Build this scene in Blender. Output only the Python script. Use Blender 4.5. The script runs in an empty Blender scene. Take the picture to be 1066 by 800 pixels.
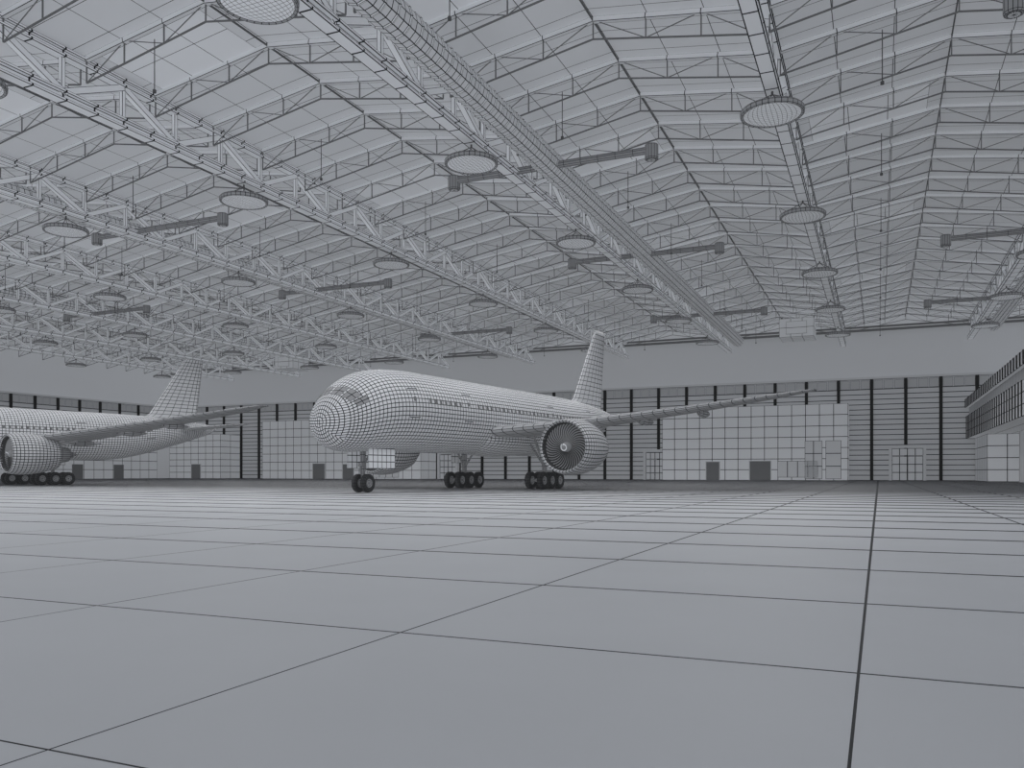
import bpy, bmesh, math
from mathutils import Vector, Matrix
sc=bpy.context.scene
col=sc.collection
try:
    sc.view_settings.view_transform='Standard'
    sc.view_settings.look='None'
except Exception: pass
sin,cos,pi=math.sin,math.cos,math.pi

# ------------------------------------------------------------ materials
def nd(nt,t,**k):
    n=nt.nodes.new(t)
    for a,b in k.items(): setattr(n,a,b)
    return n
def mth(nt,op,a,b=None):
    n=nt.nodes.new('ShaderNodeMath'); n.operation=op
    for i,v in enumerate((a,b)):
        if v is None: continue
        if isinstance(v,(int,float)): n.inputs[i].default_value=v
        else: nt.links.new(v,n.inputs[i])
    return n.outputs[0]
LINE=(0.012,0.013,0.016)
def base_mat(name,rough):
    m=bpy.data.materials.new(name); m.use_nodes=True
    nt=m.node_tree; b=nt.nodes['Principled BSDF']
    b.inputs['Roughness'].default_value=rough
    b.inputs['Specular IOR Level'].default_value=0.15
    return m,nt,b
def mixcol(nt,fac,c1,c2,b):
    mx=nt.nodes.new('ShaderNodeMix'); mx.data_type='RGBA'
    nt.links.new(fac,mx.inputs[0])
    for s,c in ((6,c1),(7,c2)):
        if isinstance(c,tuple): mx.inputs[s].default_value=(*c,1)
        else: nt.links.new(c,mx.inputs[s])
    nt.links.new(mx.outputs[2],b.inputs['Base Color'])
def wire(name,base,w,line=LINE,rough=0.6):
    m,nt,b=base_mat(name,rough)
    uv=nd(nt,'ShaderNodeUVMap'); uv.uv_map='cell'
    s=nd(nt,'ShaderNodeSeparateXYZ'); nt.links.new(uv.outputs[0],s.inputs[0])
    at=nd(nt,'ShaderNodeAttribute'); at.attribute_name='fs'
    s2=nd(nt,'ShaderNodeSeparateXYZ'); nt.links.new(at.outputs['Vector'],s2.inputs[0])
    ms=[]
    for i in (0,1):
        u=s.outputs[i]
        mn=mth(nt,'MINIMUM',u,mth(nt,'SUBTRACT',1.0,u))
        ms.append(mth(nt,'LESS_THAN',mth(nt,'MULTIPLY',mn,s2.outputs[i]),mth(nt,'MINIMUM',w/2,mth(nt,'MULTIPLY',s2.outputs[i],.14))))
    f=mth(nt,'MAXIMUM',ms[0],ms[1])
    mixcol(nt,f,base,line,b)
    return m
def plain(name,base,rough=0.6):
    m,nt,b=base_mat(name,rough)
    n=nd(nt,'ShaderNodeTexNoise'); n.inputs['Scale'].default_value=3.0
    f=mth(nt,'MULTIPLY',n.outputs['Fac'],0.2)
    mixcol(nt,f,base,tuple(c*0.8 for c in base),b)
    return m
def G(v,t=1.0): return (v*0.970,v*0.993,v*1.036)

M={}
M['plane']=wire('airframe_wire',G(.52),.062)
M['plane_f']=wire('wing_wire',G(.32),.06)
M['fin']=wire('fin_wire',G(.46),.07)
M['nac']=wire('nacelle_wire',G(.42),.07)
M['door_p']=wire('gear_door_wire',G(.66),.06)
M['glass']=wire('dark_glass',G(.36),.08)
M['cock']=wire('cockpit_glass',G(.22),.06)
M['window']=wire('cabin_window_mat',G(.14),.05)
M['outline']=wire('door_outline',G(.52),.13)
M['dark']=plain('dark_metal',G(.05))
M['tire']=wire('tire_wire',G(.05),.03)
M['hub']=wire('hub_wire',G(.28),.03)
M['gear']=wire('gear_wire',G(.26),.04)
M['blade']=plain('fan_blade_mat',G(.22))
M['spin']=plain('spinner_mat',G(.24))
M['swirl']=plain('swirl_mat',G(.75))
M['roof']=wire('roof_wire',G(.66),.05)
M['sky']=wire('skylight_wire',G(.76),.05)
M['truss']=wire('truss_wire',G(.72),.065)
M['chord']=wire('chord_wire',G(.72),.14)
M['jc']=wire('joist_chord_wire',G(.62),.065)
M['joist']=plain('joist_web',G(.14))
M['ridge']=plain('ridge_dark',G(.10))
M['duct']=wire('duct_wire',G(.56),.07)
M['drum']=wire('drum_wire',G(.24),.04)
M['lamp']=wire('lamp_wire',G(.78),.025)
M['rim']=wire('lamp_rim',G(.26),.05)
M['rod']=plain('rod_dark',G(.08))
M['wallp']=plain('wall_paint',G(.54))
M['walls']=plain('side_wall_paint',G(.62))
M['doorleaf']=wire('door_leaf_wire',G(.44),.14)
M['post']=plain('post_dark',G(.02))
M['bldg']=wire('panel_box_wire',G(.60),.12)
M['bwin']=wire('box_window',G(.50),.14)
M['bdoor']=plain('box_door_dark',G(.14))
M['frame']=plain('frame_grey',G(.46))
M['ahu']=wire('unit_wire',G(.60),.08)

def floor_mat():
    m,nt,b=base_mat('floor_tiles',0.55)
    g=nd(nt,'ShaderNodeNewGeometry'); s=nd(nt,'ShaderNodeSeparateXYZ'); nt.links.new(g.outputs['Position'],s.inputs[0])
    X,Y=s.outputs[0],s.outputs[1]
    Yp=mth(nt,'MAXIMUM',Y,0.0)
    def ln(c,off,pitch,w):
        q=mth(nt,'DIVIDE',mth(nt,'SUBTRACT',c,off),pitch)
        fr=mth(nt,'FRACT',mth(nt,'ADD',q,400.0))
        ds=mth(nt,'MULTIPLY',mth(nt,'SUBTRACT',0.5,mth(nt,'ABSOLUTE',mth(nt,'SUBTRACT',fr,0.5))),pitch*2)
        return mth(nt,'LESS_THAN',ds,w)
    w1=mth(nt,'ADD',mth(nt,'MULTIPLY',Yp,.0020),.009)
    w2=mth(nt,'MINIMUM',mth(nt,'ADD',mth(nt,'MULTIPLY',mth(nt,'MULTIPLY',Yp,Yp),.00058),.012),2.9)
    f=mth(nt,'MAXIMUM',ln(X,-.13,3.72,w1),ln(Y,2.93,3.4,w2))
    n=nd(nt,'ShaderNodeTexNoise'); n.inputs['Scale'].default_value=0.35; n.inputs['Detail'].default_value=6
    nt.links.new(g.outputs['Position'],n.inputs['Vector'])
    mx=nt.nodes.new('ShaderNodeMix'); mx.data_type='RGBA'; nt.links.new(n.outputs['Fac'],mx.inputs[0])
    mx.inputs[6].default_value=(*G(.45),1); mx.inputs[7].default_value=(*G(.51),1)
    mixcol(nt,f,mx.outputs[2],LINE,b)
    return m
M['floor']=floor_mat()

# ------------------------------------------------------------ mesh builder
class B:
    def __init__(s): s.v=[]; s.f=[]; s.m=[]; s.mats=[]
    def mi(s,mat):
        if mat not in s.mats: s.mats.append(mat)
        return s.mats.index(mat)
    def face(s,idx,mat): s.f.append(idx); s.m.append(s.mi(mat))
    def grid(s,fn,nu,nv,mat,cu=False):
        o=len(s.v)
        for j in range(nv+1):
            for i in range(nu if cu else nu+1):
                s.v.append(Vector(fn(i/nu,j/nv)))
        W=nu if cu else nu+1
        for j in range(nv):
            for i in range(nu):
                a=o+j*W+i; b=o+j*W+(i+1)%W if cu else a+1
                s.face((a,b,b+W,a+W),mat)
    def quad(s,a,b,c,d,mat,nu=1,nv=1):
        a,b,c,d=map(Vector,(a,b,c,d))
        s.grid(lambda u,v:(a*(1-u)+b*u)*(1-v)+(d*(1-u)+c*u)*v,nu,nv,mat)
    def box(s,x0,x1,y0,y1,z0,z1,mat,nx=1,ny=1,nz=1):
        q=s.quad
        q((x0,y0,z0),(x1,y0,z0),(x1,y0,z1),(x0,y0,z1),mat,nx,nz)
        q((x1,y1,z0),(x0,y1,z0),(x0,y1,z1),(x1,y1,z1),mat,nx,nz)
        q((x0,y1,z0),(x0,y0,z0),(x0,y0,z1),(x0,y1,z1),mat,ny,nz)
        q((x1,y0,z0),(x1,y1,z0),(x1,y1,z1),(x1,y0,z1),mat,ny,nz)
        q((x0,y0,z1),(x1,y0,z1),(x1,y1,z1),(x0,y1,z1),mat,nx,ny)
        q((x0,y1,z0),(x1,y1,z0),(x1,y0,z0),(x0,y0,z0),mat,nx,ny)
    def beam(s,p0,p1,w,h,mat,n=1):
        p0,p1=Vector(p0),Vector(p1); d=(p1-p0).normalized()
        up=Vector((0,0,1)) if abs(d.z)<.99 else Vector((0,1,0))
        r=d.cross(up).normalized(); u=r.cross(d).normalized()
        c=[(-1,-1),(1,-1),(1,1),(-1,1)]
        A=[p0+r*w/2*a+u*h/2*b for a,b in c]; C=[p1+r*w/2*a+u*h/2*b for a,b in c]
        for i in range(4):
            j=(i+1)%4; s.quad(A[i],A[j],C[j],C[i],mat,1,n)
        s.quad(A[3],A[2],A[1],A[0],mat); s.quad(C[0],C[1],C[2],C[3],mat)
    def rev(s,prof,o,axis,seg,mat):
        o=Vector(o)
        def P(a,r,t):
            if axis=='x': return o+Vector((a,r*cos(t),r*sin(t)))
            if axis=='y': return o+Vector((r*sin(t),a,r*cos(t)))
            return o+Vector((r*cos(t),r*sin(t),a))
        W=seg; k=len(s.v)
        for (a,r) in prof:
            for i in range(seg): s.v.append(P(a,max(r,.004),2*pi*i/seg))
        for j in range(len(prof)-1):
            for i in range(seg):
                a=k+j*W+i; b=k+j*W+(i+1)%W
                s.face((a,b,b+W,a+W),mat)
    def tube(s,p0,p1,r0,r1,seg,rows,mat,caps=True):
        p0,p1=Vector(p0),Vector(p1); d=(p1-p0).normalized()
        up=Vector((0,0,1)) if abs(d.z)<.99 else Vector((0,1,0))
        a=d.cross(up).normalized(); b=a.cross(d)
        def fn(u,v):
            r=r0+(r1-r0)*v; t=2*pi*u
            return p0.lerp(p1,v)+a*cos(t)*r+b*sin(t)*r
        s.grid(fn,seg,rows,mat,True)
        if caps:
            for (p,r) in ((p0,r0),(p1,r1)):
                s.grid(lambda u,v,p=p,r=r:p+(a*cos(2*pi*u)+b*sin(2*pi*u))*r*(1-v*.995),seg,2,mat,True)
    def mesh(s,name,smooth=False,recalc=True):
        me=bpy.data.meshes.new(name)
        me.from_pydata([tuple(v) for v in s.v],[],s.f)
        for mt in s.mats: me.materials.append(mt)
        me.polygons.foreach_set('material_index',s.m)
        if recalc:
            bm=bmesh.new(); bm.from_mesh(me)
            bmesh.ops.remove_doubles(bm,verts=bm.verts,dist=1e-4) if smooth else None
            bmesh.ops.recalc_face_normals(bm,faces=bm.faces); bm.to_mesh(me); bm.free()
        uvl=me.uv_layers.new(name='cell')
        fs=me.attributes.new('fs','FLOAT_VECTOR','FACE')
        cs=((0,0),(1,0),(1,1),(0,1)); V=me.vertices
        for p in me.polygons:
            vs=[V[i].co for i in p.vertices]
            if len(vs)==4:
                for k,li in enumerate(p.loop_indices): uvl.data[li].uv=cs[k]
                fs.data[p.index].vector=(((vs[0]-vs[1]).length+(vs[2]-vs[3]).length)/2,((vs[1]-vs[2]).length+(vs[3]-vs[0]).length)/2,1)
            else:
                for k,li in enumerate(p.loop_indices): uvl.data[li].uv=(.5,.5)
                fs.data[p.index].vector=(9,9,1)
            p.use_smooth=smooth
        return me
    def obj(s,name,parent=None,loc=(0,0,0),smooth=False,**k):
        return mk(name,s.mesh(name,smooth),parent,loc,**k)
def mk(name,me,parent=None,loc=(0,0,0),rot=None,label=None,cat=None,group=None,kind=None):
    o=bpy.data.objects.new(name,me); col.objects.link(o)
    o.location=loc
    if rot: o.rotation_euler=rot
    if parent: o.parent=parent
    if label: o['label']=label
    if cat: o['category']=cat
    if group: o['group']=group
    if kind: o['kind']=kind
    return o

# ------------------------------------------------------------ layout constants
TP=22.35
def TX(k): return -6.5+TP*k
XL=TX(-8); XR=TX(2); YB=180.0
ZV=30.6; ZR=32.2; ZBOT=27.2; ZTOP=30.3

# floor / walls
b=B(); b.quad((XL-1,-25,0),(XR+1,-25,0),(XR+1,YB+1,0),(XL-1,YB+1,0),M['floor']); b.obj('floor',kind='structure')
b=B()
b.box(XL,XR,YB,YB+.6,0,29.9,M['wallp']); b.box(XL,XR,YB,YB+.6,29.9,ZR,M['jc'],1,1,1); b.obj('wall_back',kind='structure')
b=B(); b.box(XL-.6,XL,-20,YB,0,ZV+.5,M['walls']); b.obj('wall_left',kind='structure')
b=B(); b.box(XR,XR+.6,-20,YB,0,ZV+.5,M['walls']); b.obj('wall_right',kind='structure')
# roof
b=B()
for k in range(-8,2):
    x0=TX(k); xm=x0+TP/2; x1=TX(k+1)
    b.quad((x0,-20,ZV),(xm,-20,ZR),(xm,YB,ZR),(x0,YB,ZV),M['roof'],3,66)
    b.quad((xm,-20,ZR),(x1,-20,ZV),(x1,YB,ZV),(xm,YB,ZR),M['roof'],3,66)
b.obj('ceiling',kind='structure')
b=B(); b.box(XL,XR,YB-.6,YB,29.5,29.9,M['joist']); b.box(XL,XR,YB-.6,YB,30.2,30.5,M['joist']); b.obj('trim_1',kind='structure')
b=B(); b.box(XL,XR,YB-.7,YB,20.0,20.4,M['frame']); b.obj('trim_2',kind='structure')
b=B(); b.box(XL,XL+.7,-20,YB-.8,20.0,20.4,M['frame']); b.obj('trim_3',kind='structure')

# ridge beams
for k in range(-8,2):
    xm=TX(k)+TP/2
    b=B(); b.box(xm-.04,xm+.04,-20,YB,ZR-.26,ZR-.14,M['ridge'])
    b.obj('ridge_purlin',label='thin dark steel ridge purlin under the roof',cat='roof beam',group='ridge purlins of the hangar roof')

# roof light panels (subtle)
n=0
sl=(ZR-ZV)/(TP/2)
for k in range(-8,1):
    xm=TX(k)+TP/2
    for q,y in enumerate((41.8,72.3,102.8,133.3)):
        n+=1
        b=B(); sg=-1 
        xi=xm+sg*1.0; xo=xm+sg*10.0
        b.quad((xi,y,ZR-sl*1.0-.06),(xo,y,ZR-sl*10-.06),(xo,y+5.9,ZR-sl*10-.06),(xi,y+5.9,ZR-sl*1-.06),M['sky'],3,2)
        b.obj('window_%d'%n,kind='structure')

# hangar-door leaves on back wall
PW=6.1
def leaf_mesh():
    b=B()
    b.quad((0,0,0),(PW,0,0),(PW,0,18),(0,0,18),M['doorleaf'],1,18)
    b.box(-.3,.3,-.35,0,0,20,M['post'])
    for i in range(3):
        x=.35+i*1.87
        b.quad((x,-.02,18.1),(x+1.7,-.02,18.1),(x+1.7,-.02,19.8),(x,-.02,19.8),M['glass'])
    b.quad((0,0,18),(PW,0,18),(PW,0,20),(0,0,20),M['doorleaf'])
    return b.mesh('hangar_door_leaf')
lm=leaf_mesh(); i=1; x=XL+1.0
while x+PW<XR:
    mk('door_%d'%i,lm,loc=(x,YB-.05,0),kind='structure'); i+=1; x+=PW
y=174.0
while y-PW>60:
    mk('door_%d'%i,lm,loc=(XL+.05,y-PW,0),rot=(0,0,pi/2),kind='structure'); i+=1; y-=PW

# ------------------------------------------------------------ trusses
Y0=20.0; PL=5.0; NP=32
def chord(z,w,h):
    b=B(); b.box(-w/2,w/2,Y0,YB,z-h/2,z-h/2+.16,M['chord'],1,64,1)
    b.box(-w/2,w/2,Y0,YB,z+h/2-.16,z+h/2,M['chord'],1,64,1)
    b.box(-.12,.12,Y0,YB,z-h/2+.16,z+h/2-.16,M['chord'],1,64,1); return b
tc=chord(ZTOP-.1,.8,.65).mesh('top_chord'); bc=chord(ZBOT,.95,.75).mesh('bottom_chord')
HZ=ZTOP-.4-(ZBOT+.3)
b=B(); b.beam((0,0,0),(0,PL,HZ),.46,.46,M['truss']); d1=b.mesh('diagonal_up')
b=B(); b.beam((0,0,HZ),(0,PL,0),.46,.46,M['truss']); d2=b.mesh('diagonal_down')
b=B(); b.beam((0,0,0),(0,0,HZ),.3,.3,M['truss']); dv=b.mesh('vertical_strut')
b=B(); b.box(-.05,.05,-.6,.6,0,.55,M['truss']); b.box(-.05,.05,-.45,.45,.55,.75,M['truss']); gus=b.mesh('gusset')
for k in range(-7,2):
    t=mk('roof_truss',None,loc=(TX(k),Y0,0),label='long light grey steel lattice roof truss with braced web',cat='roof truss',group='main roof trusses')
    mk('top_chord',tc,t,(0,-Y0,0)); mk('bottom_chord',bc,t,(0,-Y0,0))
    for j in range(NP):
        mk('diagonal_brace',d1 if j%2==0 else d2,t,(0,j*PL,ZBOT+.3))
        if j: mk('vertical_strut',dv,t,(0,j*PL,ZBOT+.3))
        if j%2==0 and k>-4: mk('gusset_plate',gus,t,(0,j*PL,ZBOT+.3))

# ------------------------------------------------------------ joists across
def joist_mesh(full=True):
    b=B(); N=6; xs=[.3+(TP-.6)*i/N for i in range(N+1)]
    def zt(x): return ZV+(ZR-ZV)*(1-abs(x-TP/2)/(TP/2))-.16
    def zb(x):
        t=1-abs(x-TP/2)/(TP/2); return zt(x)-1.7+.4*t
    for i in range(N):
        a,c=xs[i],xs[i+1]
        b.beam((a,0,zt(a)),(c,0,zt(c)),.34,.36,M['jc'])
        b.beam((a,0,zb(a)),(c,0,zb(c)),.10,.09,M['joist'])
        if i%2==0: b.beam((a,0,zb(a)),(c,0,zt(c)),.05,.05,M['joist'])
        else: b.beam((a,0,zt(a)),(c,0,zb(c)),.05,.05,M['joist'])
    for x in xs: b.beam((x,0,zb(x)),(x,0,zt(x)),.08,.08,M['joist'])
    return b.mesh('roof_joist')
jm=joist_mesh()
b=B(); b.tube((0,0,-3.4),(0,0,0),.035,.035,6,1,M['rod']); b.tube((0,0,-3.6),(0,0,-3.4),.12,.12,6,1,M['rod']); rodm=b.mesh('drop_rod')
for k in range(-8,2):
    for j in range(25):
        y=29.5+6.1*j
        if k==1 and y<100: continue
        jo=mk('roof_joist',jm,None,(TX(k),y,0),label='thin grey steel bar joist spanning between roof trusses',cat='roof joist',group='cross joists of the hangar roof')
        if -5<=k<=0 and j>=2 and (j-2)%3==0:
            mk('drop_rod',rodm,jo,(TP*.30,0,ZV-.06))

# ------------------------------------------------------------ pendant lamps
b=B()
b.grid(lambda u,v:((u-.5)*4*math.sqrt(1-((v-.5)*2)**2/2)*.925,(v-.5)*4*math.sqrt(1-((u-.5)*2)**2/2)*.925,0),12,12,M['lamp'])
b.rev([(0,1.84),(-.06,2.0),(.0,2.06),(.25,2.08),(.38,1.95),(.48,1.6),(.54,.9),(.56,.2)],(0,0,0),'z',32,M['rim'])
shade=b.mesh('lamp_shade')
b=B()
for i in range(4):
    a=pi/4+i*pi/2; b.tube((1.8*cos(a),1.8*sin(a),.35),(0,0,1.35),.035,.035,5,1,M['rod'],False)
b.tube((0,0,1.3),(0,0,1.6),.08,.08,6,1,M['rod']); hang=b.mesh('lamp_hanger')
LY=[33.6+24.3*j for j in range(6)]
for k in range(-7,2):
    for y in LY:
        if k<=-3 and y<40: continue
        l=mk('pendant_lamp',None,None,(TX(k)+.0,y,25.27),label='large round flat pendant lamp hung below a truss',cat='ceiling lamp',group='round lamps under the roof trusses')
        mk('lamp_shade',shade,l); mk('lamp_hanger',hang,l)

# ------------------------------------------------------------ ducts
def duct(k,ys,y0=20,H=9,dz=0,R=.95,ox=3.0):
    X=TX(k)+ox; Z=27.9+dz; L=172-y0
    b=B(); prof=[(0,.02),(0,R)]
    nn=int(L/1.3)
    for i in range(nn):
        prof+= [(i*1.3+.55,R),(i*1.3+1.1,R),(i*1.3+1.15,R+.08),(i*1.3+1.25,R+.08),(i*1.3+1.3,R)]
    prof+=[(L,R),(L,.02)]
    b.rev(prof,(X,y0,Z),'y',12,M['duct'])
    d=b.obj('ventilation_duct',label='long ribbed round metal ventilation duct beside a truss',cat='air duct',group='main ventilation ducts')
    X=TX(k)+3.0; ZB=27.6
    for y in ys:
        b=B(); b.tube((X-H,y,ZB),(X+H,y,ZB),.3,.3,10,12,M['drum'])
        br=b.obj('branch_duct',d)
        for sx in (-H,H):
            b=B(); b.rev([(-.8,.01),(-.8,.35),(-.8,.5),(-.7,.55),(.35,.55),(.42,.5),(.42,.01)],(X+sx,y,ZB),'z',14,M['drum'])
            b.rev([(-.83,.01),(-.83,.36)],(X+sx,y,ZB),'z',14,M['duct'])
            b.obj('air_outlet',br)
duct(-5,[66.5,98],dz=.8,R=.85,ox=-1.7); duct(-3,[66.5,98,139],dz=.2,R=.95,ox=-2.0); duct(-1,[66.5,98,139],R=1.08); duct(1,[53.5,105,143],H=12)

# air handling units
for (X,Y,Z,sx,sy,sz,lb) in ((-13.8,163.7,26.4,3,3,3.4,'boxy pale grey air handling unit under the roof'),(-130,163.7,26.4,2.7,3,3.4,'small boxy pale air handling unit under the roof')):
    b=B(); b.box(X-sx,X+sx,Y-sy,Y+sy,Z,Z+sz,M['ahu'],3,3,2)
    b.box(X-sx*.6,X+sx*.6,Y-sy-.15,Y-sy,Z+.5,Z+sz-.6,M['ahu'],1,1,2)
    for a in (-1,1):
        xx=X+a*(sx-.2)
        b.box(xx-.08,xx+.08,Y-.08,Y+.08,Z+sz,ZV-.02,M['rod'])
    b.obj('air_handling_unit',label=lb,cat='air handling unit')

# ------------------------------------------------------------ inner box buildings
def boxbuilding(x0,x1,y0,y1,H,label,doors,portal):
    base=mk('site_building',None,None,((x0+x1)/2,(y0+y1)/2,0),label=label,cat='building')
    ox,oy=(x0+x1)/2,(y0+y1)/2
    def P(bb,name,**k): 
        o=bb.obj(name,base,(-ox,-oy,0),**k); return o
    nx=max(3,int((x1-x0)/2.4))
    b=B(); b.box(x0,x1,y0,y1,0,H,M['bldg'],nx,2,7); P(b,'body')
    for (t,px,w,h,z) in doors:
        b=B()
        if t=='door':
            b.box(px,px+w,y0-.12,y0,z,z+h,M['bdoor'])
            b.box(px-.15,px,y0-.2,y0,z,z+h+.15,M['frame']); b.box(px+w,px+w+.15,y0-.2,y0,z,z+h+.15,M['frame']); b.box(px,px+w,y0-.2,y0,z+h,z+h+.15,M['frame'])
            P(b,'door')
        else:
            b.box(px,px+w,y0-.12,y0-.01,z,z+h,M['bwin'],max(1,int(w/1.6)),1,max(1,int(h/2.4)))
            P(b,'window')
    return base
boxbuilding(-41.3,-5.4,172,179.4,14.8,'low white panelled site building against the back wall',
   [('door',-32.2,2.6,3.7,0),('door',-23.6,4.0,3.8,0),('window',-18.3,7.5,3.2,.6),('window',-13.2,3.2,7.4,.3),('window',-9.4,2.8,7.4,.3)],None)
boxbuilding(-146,-99,172,179.4,14.8,'white panelled site building with dark doors behind the aircraft',
   [('door',-130,3.6,3.8,0),('door',-121,3.2,3.6,0),('window',-114,9,6.5,.4)],None)
boxbuilding(XL+7.3,-160,172,179.4,11.8,'low white panelled site building in the hangar corner',
   [('door',-170,3.2,3.8,0)],None)
b=B(); b.box(XL+.9,XL+7,100,168,0,11.5,M['bldg'],2,24,5)
an=b.obj('annex_building',label='long low panelled annex along the side wall',cat='building')
for q in range(5):
    b=B(); yy=106+q*12; b.box(XL+7,XL+7.1,yy,yy+3,0,3.6,M['bdoor']); b.obj('door',an)
def portal(x0,x1,y,H,lab):
    base=mk('entrance_portal',None,None,((x0+x1)/2,y,0),label=lab,cat='door frame')
    ox=(x0+x1)/2
    b=B(); b.box(x0,x0+.5,y-.9,y+.2,0,H,M['frame']); b.box(x1-.5,x1,y-.9,y+.2,0,H,M['frame']); b.box(x0,x1,y-.9,y+.2,H,H+.55,M['frame'])
    b.obj('frame',base,(-ox,-y,0))
    w=(x1-x0-1)/2
    for q in range(2):
        b=B(); b.box(x0+.5+q*w+.05,x0+.5+(q+1)*w-.05,y-.4,y-.2,0,H-1.6,M['bwin'],2,1,3)
        b.obj('door_leaf',base,(-ox,-y,0))
    b=B(); b.box(x0+.5,x1-.5,y-.4,y-.2,H-1.5,H-.1,M['bwin'],4,1,1); b.obj('transom_window',base,(-ox,-y,0))
portal(1.8,8.3,179.0,6.3,'grey framed double entrance with glazed transom')
portal(-47.0,-42.0,179.0,6.0,'grey framed double entrance beside the white building')
portal(-98.0,-92.5,179.0,6.0,'grey framed double entrance behind the aircraft')

# right gallery building
gb=mk('gallery_building',None,None,(25,150,0),label='two storey gallery building with glazed overhanging upper floor',cat='building')
def GP(bb,name): return bb.obj(name,gb,(-25,-150,0))
b=B(); b.box(16.6,40,160,179,0,8.0,M['bldg'],8,5,4); GP(b,'lower_storey')
b=B(); b.box(15.2,40,105,179,8.0,12.2,M['bldg'],10,30,3)
for q in range(31):
    yy=105+q*74/30; b.box(15.06,15.2,yy-.12,yy+.12,8.0,12.2,M['post'])
GP(b,'parapet')
b=B(); b.box(15.6,40,105.5,179,12.2,13.8,M['glass'],10,30,1); GP(b,'window_band')
b=B(); b.box(15.0,40,104.6,179,13.8,15.4,M['bldg'],10,30,1)
for q in range(31):
    yy=104.8+q*74/30; b.box(14.86,15.0,yy-.12,yy+.12,13.8,15.4,M['post'])
GP(b,'roof_slab')
for yy in (106.5,130,150):
    b=B(); b.box(20,20.8,yy,yy+.8,0,8.0,M['frame']); GP(b,'column')

# ------------------------------------------------------------ airplane
ST=[(0,4.90,.03),(.12,4.91,.66),(.45,4.95,1.24),(1.0,5.06,1.78),(1.8,5.28,2.27),(2.8,5.57,2.64),(4.0,5.86,2.88),(5.5,6.06,3.03),(7.2,6.16,3.10),(9,6.2,3.12),
    (20,6.2,3.12),(30,6.2,3.12),(34,6.3,3.0),(38,6.65,2.55),(42,7.1,1.85),(45.5,7.5,1.15),(48,7.75,.55),(48.8,7.8,.12)]
def cr(y):
    if y<=.45:
        t=max(0,y)/.45; return 4.90+.05*t,1.24*t**.5
    for i in range(len(ST)-1):
        if y<=ST[i+1][0]: break
    a,c=ST[i],ST[i+1]; t=min(1,max(0,(y-a[0])/(c[0]-a[0])))
    def sl(j,q):
        if j<=0 or j>=len(ST)-1: return 0
        return (ST[j+1][q]-ST[j-1][q])/(ST[j+1][0]-ST[j-1][0])
    h=c[0]-a[0]; out=[]
    for q in (1,2):
        m0,m1=sl(i,q),sl(i+1,q)
        if a[0]>=9 and c[0]<=30: m0=m1=0
        if c[0]==9: m1=0
        if a[0]==30: m0=0
        if a[0]==.45 and q==2: m0=1.3
        out.append((2*t**3-3*t*t+1)*a[q]+(t**3-2*t*t+t)*h*m0+(-2*t**3+3*t*t)*c[q]+(t**3-t*t)*h*m1)
    return out[0],out[1]
def fus(y,a,off=0):
    z,r=cr(y); r+=off
    return Vector((r*sin(a),y,z+r*cos(a)))
def patch(b,y0,y1,a0,a1,off,mat,nu=1,nv=1,sk=0):
    b.grid(lambda u,v:fus(y0+(y1-y0)*u+sk*v,a0+(a1-a0)*v,off),nu,nv,mat)
def airfoil(n=9):
    pts=[]
    for i in range(n+1):
        x=.5*(1-cos(pi*i/n)); yt=5*(.2969*math.sqrt(x)-.126*x-.3516*x*x+.2843*x**3-.1015*x**4); pts.append((x,yt))
    up=pts[::-1]; lo=[(x,-y) for x,y in pts[1:-1]]
    return up+lo
AF=airfoil()
def wing(stations,vert=False,sub=6,mat=None,step=.75):
    b=B(); S=[]
    for i in range(len(stations)-1):
        a,c=stations[i],stations[i+1]; n=max(1,int(abs(c[0]-a[0])/step))
        for j in range(n):
            t=j/n; S.append([a[q]+(c[q]-a[q])*t for q in range(5)])
    S.append(list(stations[-1])); N=len(AF); o=0
    for s in S:
        for (x,t) in AF:
            y=s[1]+x*s[2]; d=t*s[4]*s[2]
            b.v.append(Vector((d,y,s[0])) if vert else Vector((s[0],y,s[3]+d)))
    for j in range(len(S)-1):
        for i in range(N):
            a=j*N+i; c=j*N+(i+1)%N; b.face((a,c,c+N,a+N),mat or M['plane_f'])
    for e in (0,len(S)-1):
        m=N//2
        for i in range(m-0):
            a=e*N+i; a2=e*N+(i+1)%N; c=e*N+(N-i)%N; c2=e*N+(N-i-1)%N
            idx=[]; 
            for q in (a,a2,c2,c):
                if q not in idx: idx.append(q)
            if len(idx)>2: b.face(tuple(idx),mat or M['plane_f'])
    return b
def wheel(b,c,r,w):
    b.rev([(-w*.30,.02),(-w*.30,r*.32)],c,'x',18,M['hub']); 
    b.rev([(-w*.30,r*.32),(-w*.42,r*.5)],c,'x',18,M['hub'])
    b.rev([(-w*.42,r*.5),(-w*.5,r*.7),(-w*.46,r*.9),(-w*.3,r),(w*.3,r),(w*.46,r*.9),(w*.5,r*.7),(w*.42,r*.5)],c,'x',18,M['tire'])
    b.rev([(w*.42,r*.5),(w*.30,r*.32),(w*.30,.02)],c,'x',18,M['hub'])
P=[]
def add(name,me,par=-1,label=None):
    P.append((name,me,par,label)); return len(P)-1
SEG=60; NC=15; YC=1.15
b=B(); ys=[YC,1.38,1.63,1.9,2.2,2.52,2.86,3.2,3.55]; y=3.92
while y<48: ys.append(y); y+=.38
ys+=[48.4,48.8]
rings=len(ys)
b.grid(lambda u,v:fus(ys[int(round(v*(rings-1)))],2*pi*(u+.5/SEG)),SEG,rings-1,M['plane'],True)
RC=cr(YC)[1]
def yinv(r):
    lo,hi=0.0,YC
    for _ in range(40):
        m=(lo+hi)/2
        if cr(m)[1]<r: lo=m
        else: hi=m
    return (lo+hi)/2
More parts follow.
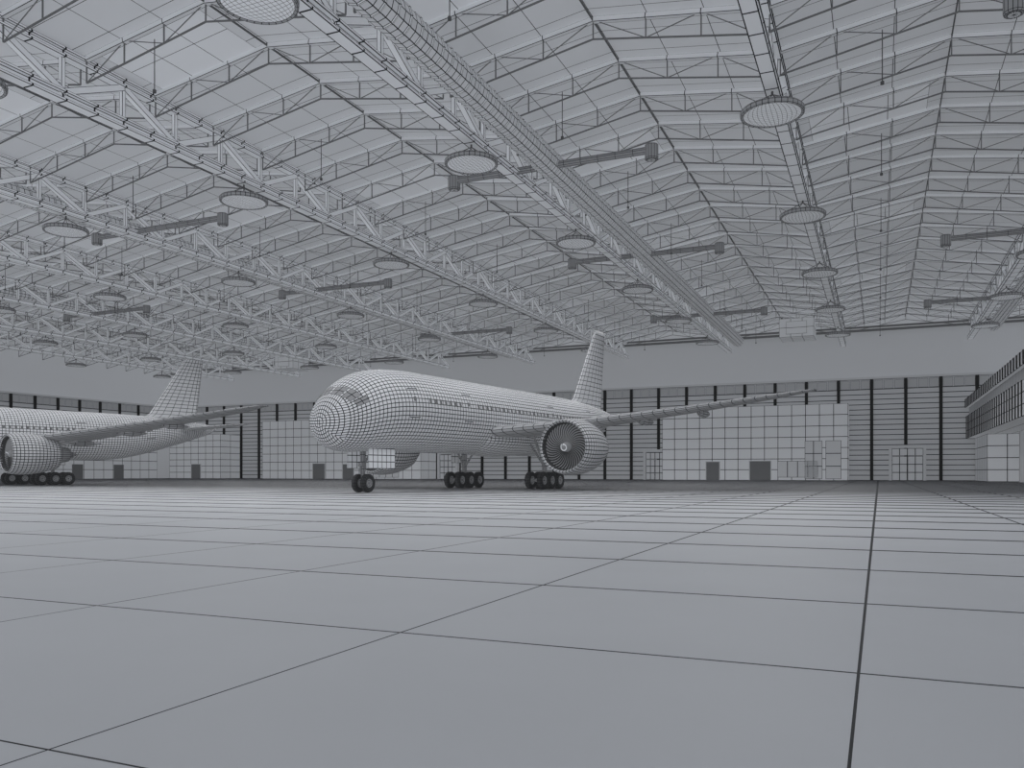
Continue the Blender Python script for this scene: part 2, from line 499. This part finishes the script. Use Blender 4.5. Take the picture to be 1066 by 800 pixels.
def cap(u,v):
    a,c=2*u-1,2*v-1
    if abs(a)<1e-9 and abs(c)<1e-9: rho,t=0,0
    elif abs(a)>abs(c): rho=a; t=pi/4*c/a
    else: rho=c; t=pi/2-pi/4*a/c
    x,z=rho*cos(t),rho*sin(t); q=math.hypot(x,z)
    y=yinv(q*RC) if q<.9999 else YC
    return Vector((x*RC,y,cr(y)[0]+z*RC))
b.grid(cap,NC,NC,M['plane'])
me=b.mesh('fuselage',True); add('fuselage',me)
b=B()
def belly(u,v):
    y=14.5+15.0*v; s=max(0.0,sin(pi*v))**.55; a=2*pi*u
    return (3.2*s*sin(a)+.01*sin(a),y,4.4+1.5*s*cos(a))
b.grid(belly,36,34,M['plane'],True); add('belly_fairing',b.mesh('belly_fairing',True))
for sg in (1,-1):
    st=[(2.2*sg,17.0,9.6,4.95,.115),(9*sg,21.0,6.9,5.70,.115),(17*sg,26.0,4.8,6.95,.12),(23.6*sg,30.2,3.0,8.1,.12),(26.2*sg,32.4,1.2,8.6,.12)]
    w=wing(st); wi=add('wing',w.mesh('wing',True))
    for (fx,fy,fz,L) in ((6,24.0,5.0,4.4),(12.8,25.5,6.0,4.0),(17.5,27.6,6.65,3.4)):
        b=B(); b.rev([(0,.01),(L*.08,.14),(L*.25,.32),(L*.5,.38),(L*.75,.27),(L*.95,.08),(L,.01)],(fx*sg,fy,fz),'y',10,M['plane_f'])
        add('flap_track_fairing',b.mesh('flap_track_fairing',True),wi)
w=wing([(8.6,37.2,8.4,0,.10),(9.6,38.6,7.1,0,.10),(17.7,44.0,2.7,0,.09)],vert=True,step=.5,mat=M['fin']); add('tail_fin',w.mesh('tail_fin',True))
for sg in (1,-1):
    w=wing([(.6*sg,41.4,5.2,7.6,.09),(9.2*sg,46.6,1.9,8.2,.08)],mat=M['fin']); add('horizontal_stabilizer',w.mesh('horizontal_stabilizer',True))
for sg in (1,-1):
    ex,ey,ez=10*sg,16.9,3.55
    b=B(); b.rev([(1.3,1.84),(.7,1.84),(.2,1.93),(.03,2.02),(0,2.06),(.06,2.12),(.35,2.20),(.7,2.25),(1.1,2.28),(1.5,2.30),(1.9,2.30),(2.3,2.28),(2.7,2.25),(3.1,2.19),(3.5,2.12),(3.9,2.03),(4.3,1.93),(4.7,1.82),(5.1,1.69),(5.3,1.62),(5.3,1.5),(4.4,1.45)],(ex,ey,ez),'y',44,M['nac'])
    e=add('engine',b.mesh('engine',True))
    b=B(); b.rev([(.75,.02),(.75,1.0),(.75,1.84)],(ex,ey,ez),'y',36,M['dark']); b.rev([(.22,1.925),(.6,1.85),(.75,1.84)],(ex,ey,ez),'y',36,M['dark']); add('fan_housing',b.mesh('fan_housing'),e)
    b=B(); NB=40
    for i in range(NB):
        a=2*pi*i/NB
        def bl(u,v,a=a):
            r=.42+1.40*v; tw=a+.38*v*v
            t=tw+.034*(u-.5)*2
            return (ex+r*sin(t),ey+.62+(u-.5)*.06,ez+r*cos(t))
        b.grid(bl,1,6,M['blade'])
    add('fan',b.mesh('fan'),e)
    b=B(); b.rev([(.10,.01),(.15,.10),(.28,.22),(.47,.34),(.75,.44)],(ex,ey,ez),'y',20,M['spin'])
    b.grid(lambda u,v:(ex+(.10+.28*u+ .09*v)*sin(u*5.2),ey+.09+.56*u-.06,ez+(.10+.28*u+.09*v)*cos(u*5.2)),26,1,M['swirl'])
    add('spinner',b.mesh('spinner',True),e)
    b=B(); b.rev([(4.2,1.15),(5.6,1.0),(6.6,.8),(6.6,.6),(6.6,.5),(7.0,.35),(7.6,.05)],(ex,ey,ez),'y',24,M['gear']); add('exhaust_nozzle',b.mesh('exhaust_nozzle',True),e)
    b=B()
    for sx in (-.22,.22):
        b.quad((ex+sx,18.6,5.65),(ex+sx,22,4.4),(ex+sx,24.8,5.1),(ex+sx,22.2,6.0),M['plane_f'],6,3)
    b.quad((ex-.22,18.6,5.65),(ex+.22,18.6,5.65),(ex+.22,22.2,6.0),(ex-.22,22.2,6.0),M['plane_f'],1,4)
    b.quad((ex-.22,22,4.4),(ex+.22,22,4.4),(ex+.22,24.8,5.1),(ex-.22,24.8,5.1),M['plane_f'],1,4)
    add('engine_pylon',b.mesh('engine_pylon'),e)
for sg in (1,-1):
    for i in range(44):
        y=8.6+i*.66
        if 13.2<y<14.6 or 27.6<y<28.8: continue
        b=B(); a=1.36*sg; da=.065*sg
        patch(b,y,y+.27,a-da,a+da,.03,M['window']); add('cabin_window',b.mesh('cabin_window'))
    for y in (6.3,13.3,27.7,37.0):
        b=B(); patch(b,y,y+1.15,1.05*sg,1.78*sg,.035,M['outline'],1,1); patch(b,y+.4,y+.7,1.28*sg,1.38*sg,.05,M['window']); add('cabin_door',b.mesh('cabin_door'))
    for (y0,y1,a0,a1,sk) in ((1.0,1.45,.06,.50,.12),(1.15,1.7,.56,.95,.2),(1.5,2.15,1.0,1.22,.15)):
        b=B(); 
        b.grid(lambda u,v:fus(y0+(y1+.25-y0)*u+sk*v,(a0+(a1-a0)*v)*sg,.035),2,2,M['cock']); add('cockpit_window',b.mesh('cockpit_window'))
NG=4.2+.4
b=B(); b.tube((0,NG,.68),(0,NG-.1,3.8),.15,.22,10,6,M['gear']); b.tube((0,NG,2.0),(0,NG+1.6,3.7),.08,.08,8,3,M['gear'])
b.beam((-.0,NG-.25,1.3),(0,NG-.32,2.1),.1,.1,M['gear']); b.tube((-.5,NG,.68),(.5,NG,.68),.1,.1,8,1,M['gear'])
b.box(-.2,.2,NG-.35,NG-.2,1.9,2.2,M['gear'])
g=add('nose_landing_gear',b.mesh('nose_landing_gear'))
for sx in (-.42,.42):
    b=B(); wheel(b,(sx,NG,.68),.68,.42); add('wheel',b.mesh('wheel',False),g)
for sx in (-1.0,1.0):
    b=B(); b.box(sx-.03,sx+.03,NG-.6,NG+2.4,1.75,3.7,M['door_p'],1,6,4); add('gear_door',b.mesh('gear_door'),g)
MG=24.2
for sg in (1,-1):
    cx=4.4*sg
    b=B(); b.tube((cx,MG,.85),(cx-.1*sg,MG-.1,5.0),.2,.28,12,7,M['gear']); b.tube((cx,MG,1.9),(cx-1.6*sg,MG,4.2),.1,.1,8,3,M['gear']); b.tube((cx,MG,1.8),(cx,MG-2.2,5.0),.1,.1,8,3,M['gear'])
    b.beam((cx,MG-1.55,.78),(cx,MG+1.55,.78),.26,.3,M['gear'],4)
    for q in (-1.5,0,1.5): b.tube((cx-.6,MG+q,.78),(cx+.6,MG+q,.78),.09,.09,8,1,M['gear'])
    g=add('main_landing_gear',b.mesh('main_landing_gear'))
    for q in (-1.5,0,1.5):
        for sx in (-.62,.62):
            b=B(); wheel(b,(cx+sx,MG+q,.78),.78,.5); add('wheel',b.mesh('wheel'),g)
    b=B(); b.box(cx+.75*sg-.04,cx+.75*sg+.04,MG-1.1,MG+1.1,2.4,4.8,M['plane'],1,4,4); add('gear_door',b.mesh('gear_door'),g)

def place(world,rotz,label,ws=1.0):
    root=mk('airplane',None,None,(world[0],world[1],0),rot=(0,0,rotz),label=label,cat='airplane',group='airliners parked in the hangar')
    obs=[]
    for (n,me,par,lb) in P:
        o=mk(n,me,root if par<0 else obs[par]); obs.append(o)
        if n=='wing': o.scale.x=ws
    return root
CY=math.radians(23.7)
def c2w(X,d): return (X*cos(CY)-d*sin(CY), X*sin(CY)+d*cos(CY))
def plane_at(mx,md,th,label,ws=1.0):
    t=math.radians(th); n=(mx-24.2*sin(t),md-24.2*cos(t))
    place(c2w(*n),-(t-CY),label,ws)
plane_at(-.8,78,31,'grey twin engine airliner parked nose first in the open floor')
plane_at(-58.8,103.5,38.5,'grey twin engine airliner parked near the side wall',1.32)

# ------------------------------------------------------------ lights
def sun(name,d,e,shadow=False):
    l=bpy.data.lights.new(name,'SUN'); l.energy=e; l.angle=.3; l.use_shadow=shadow
    try: l.cycles.cast_shadow=shadow
    except Exception: pass
    l.color=(.98,.99,1.0)
    o=bpy.data.objects.new(name,l); col.objects.link(o)
    o.rotation_euler=Vector(d).to_track_quat('-Z','Y').to_euler(); o.location=(0,-30,40)
sun('ambient_down',(.1,.15,-1),.06)
sun('ambient_up',(.25,.3,1),.78)
sun('ambient_front',(.15,1,-.1),.50)
sun('ambient_side',(-1,.1,-.1),.75)
sun('ambient_side',(1,.1,-.1),.2)
for k in (-5,-4,-3,-2,-1,0):
    for y in (LY[0],LY[1],LY[2],LY[3],LY[4]):
        l=bpy.data.lights.new('lamp_light','SPOT'); l.energy=5600; l.spot_size=math.radians(150); l.spot_blend=.6; l.shadow_soft_size=.3
        o=bpy.data.objects.new('lamp_light',l); col.objects.link(o); o.location=(TX(k),y,25.1)
w=bpy.data.worlds.new('world'); sc.world=w; w.use_nodes=True
w.node_tree.nodes['Background'].inputs[0].default_value=(.57,.585,.61,1); w.node_tree.nodes['Background'].inputs[1].default_value=1.2

# ------------------------------------------------------------ camera
c=bpy.data.cameras.new('camera'); co=bpy.data.objects.new('camera',c); col.objects.link(co)
co.location=(0,0,1.4); co.rotation_euler=(pi/2,0,CY)
c.lens=36*870/1066; c.sensor_width=36; c.shift_y=93/1066; c.clip_end=2000; c.clip_start=.05
sc.camera=co
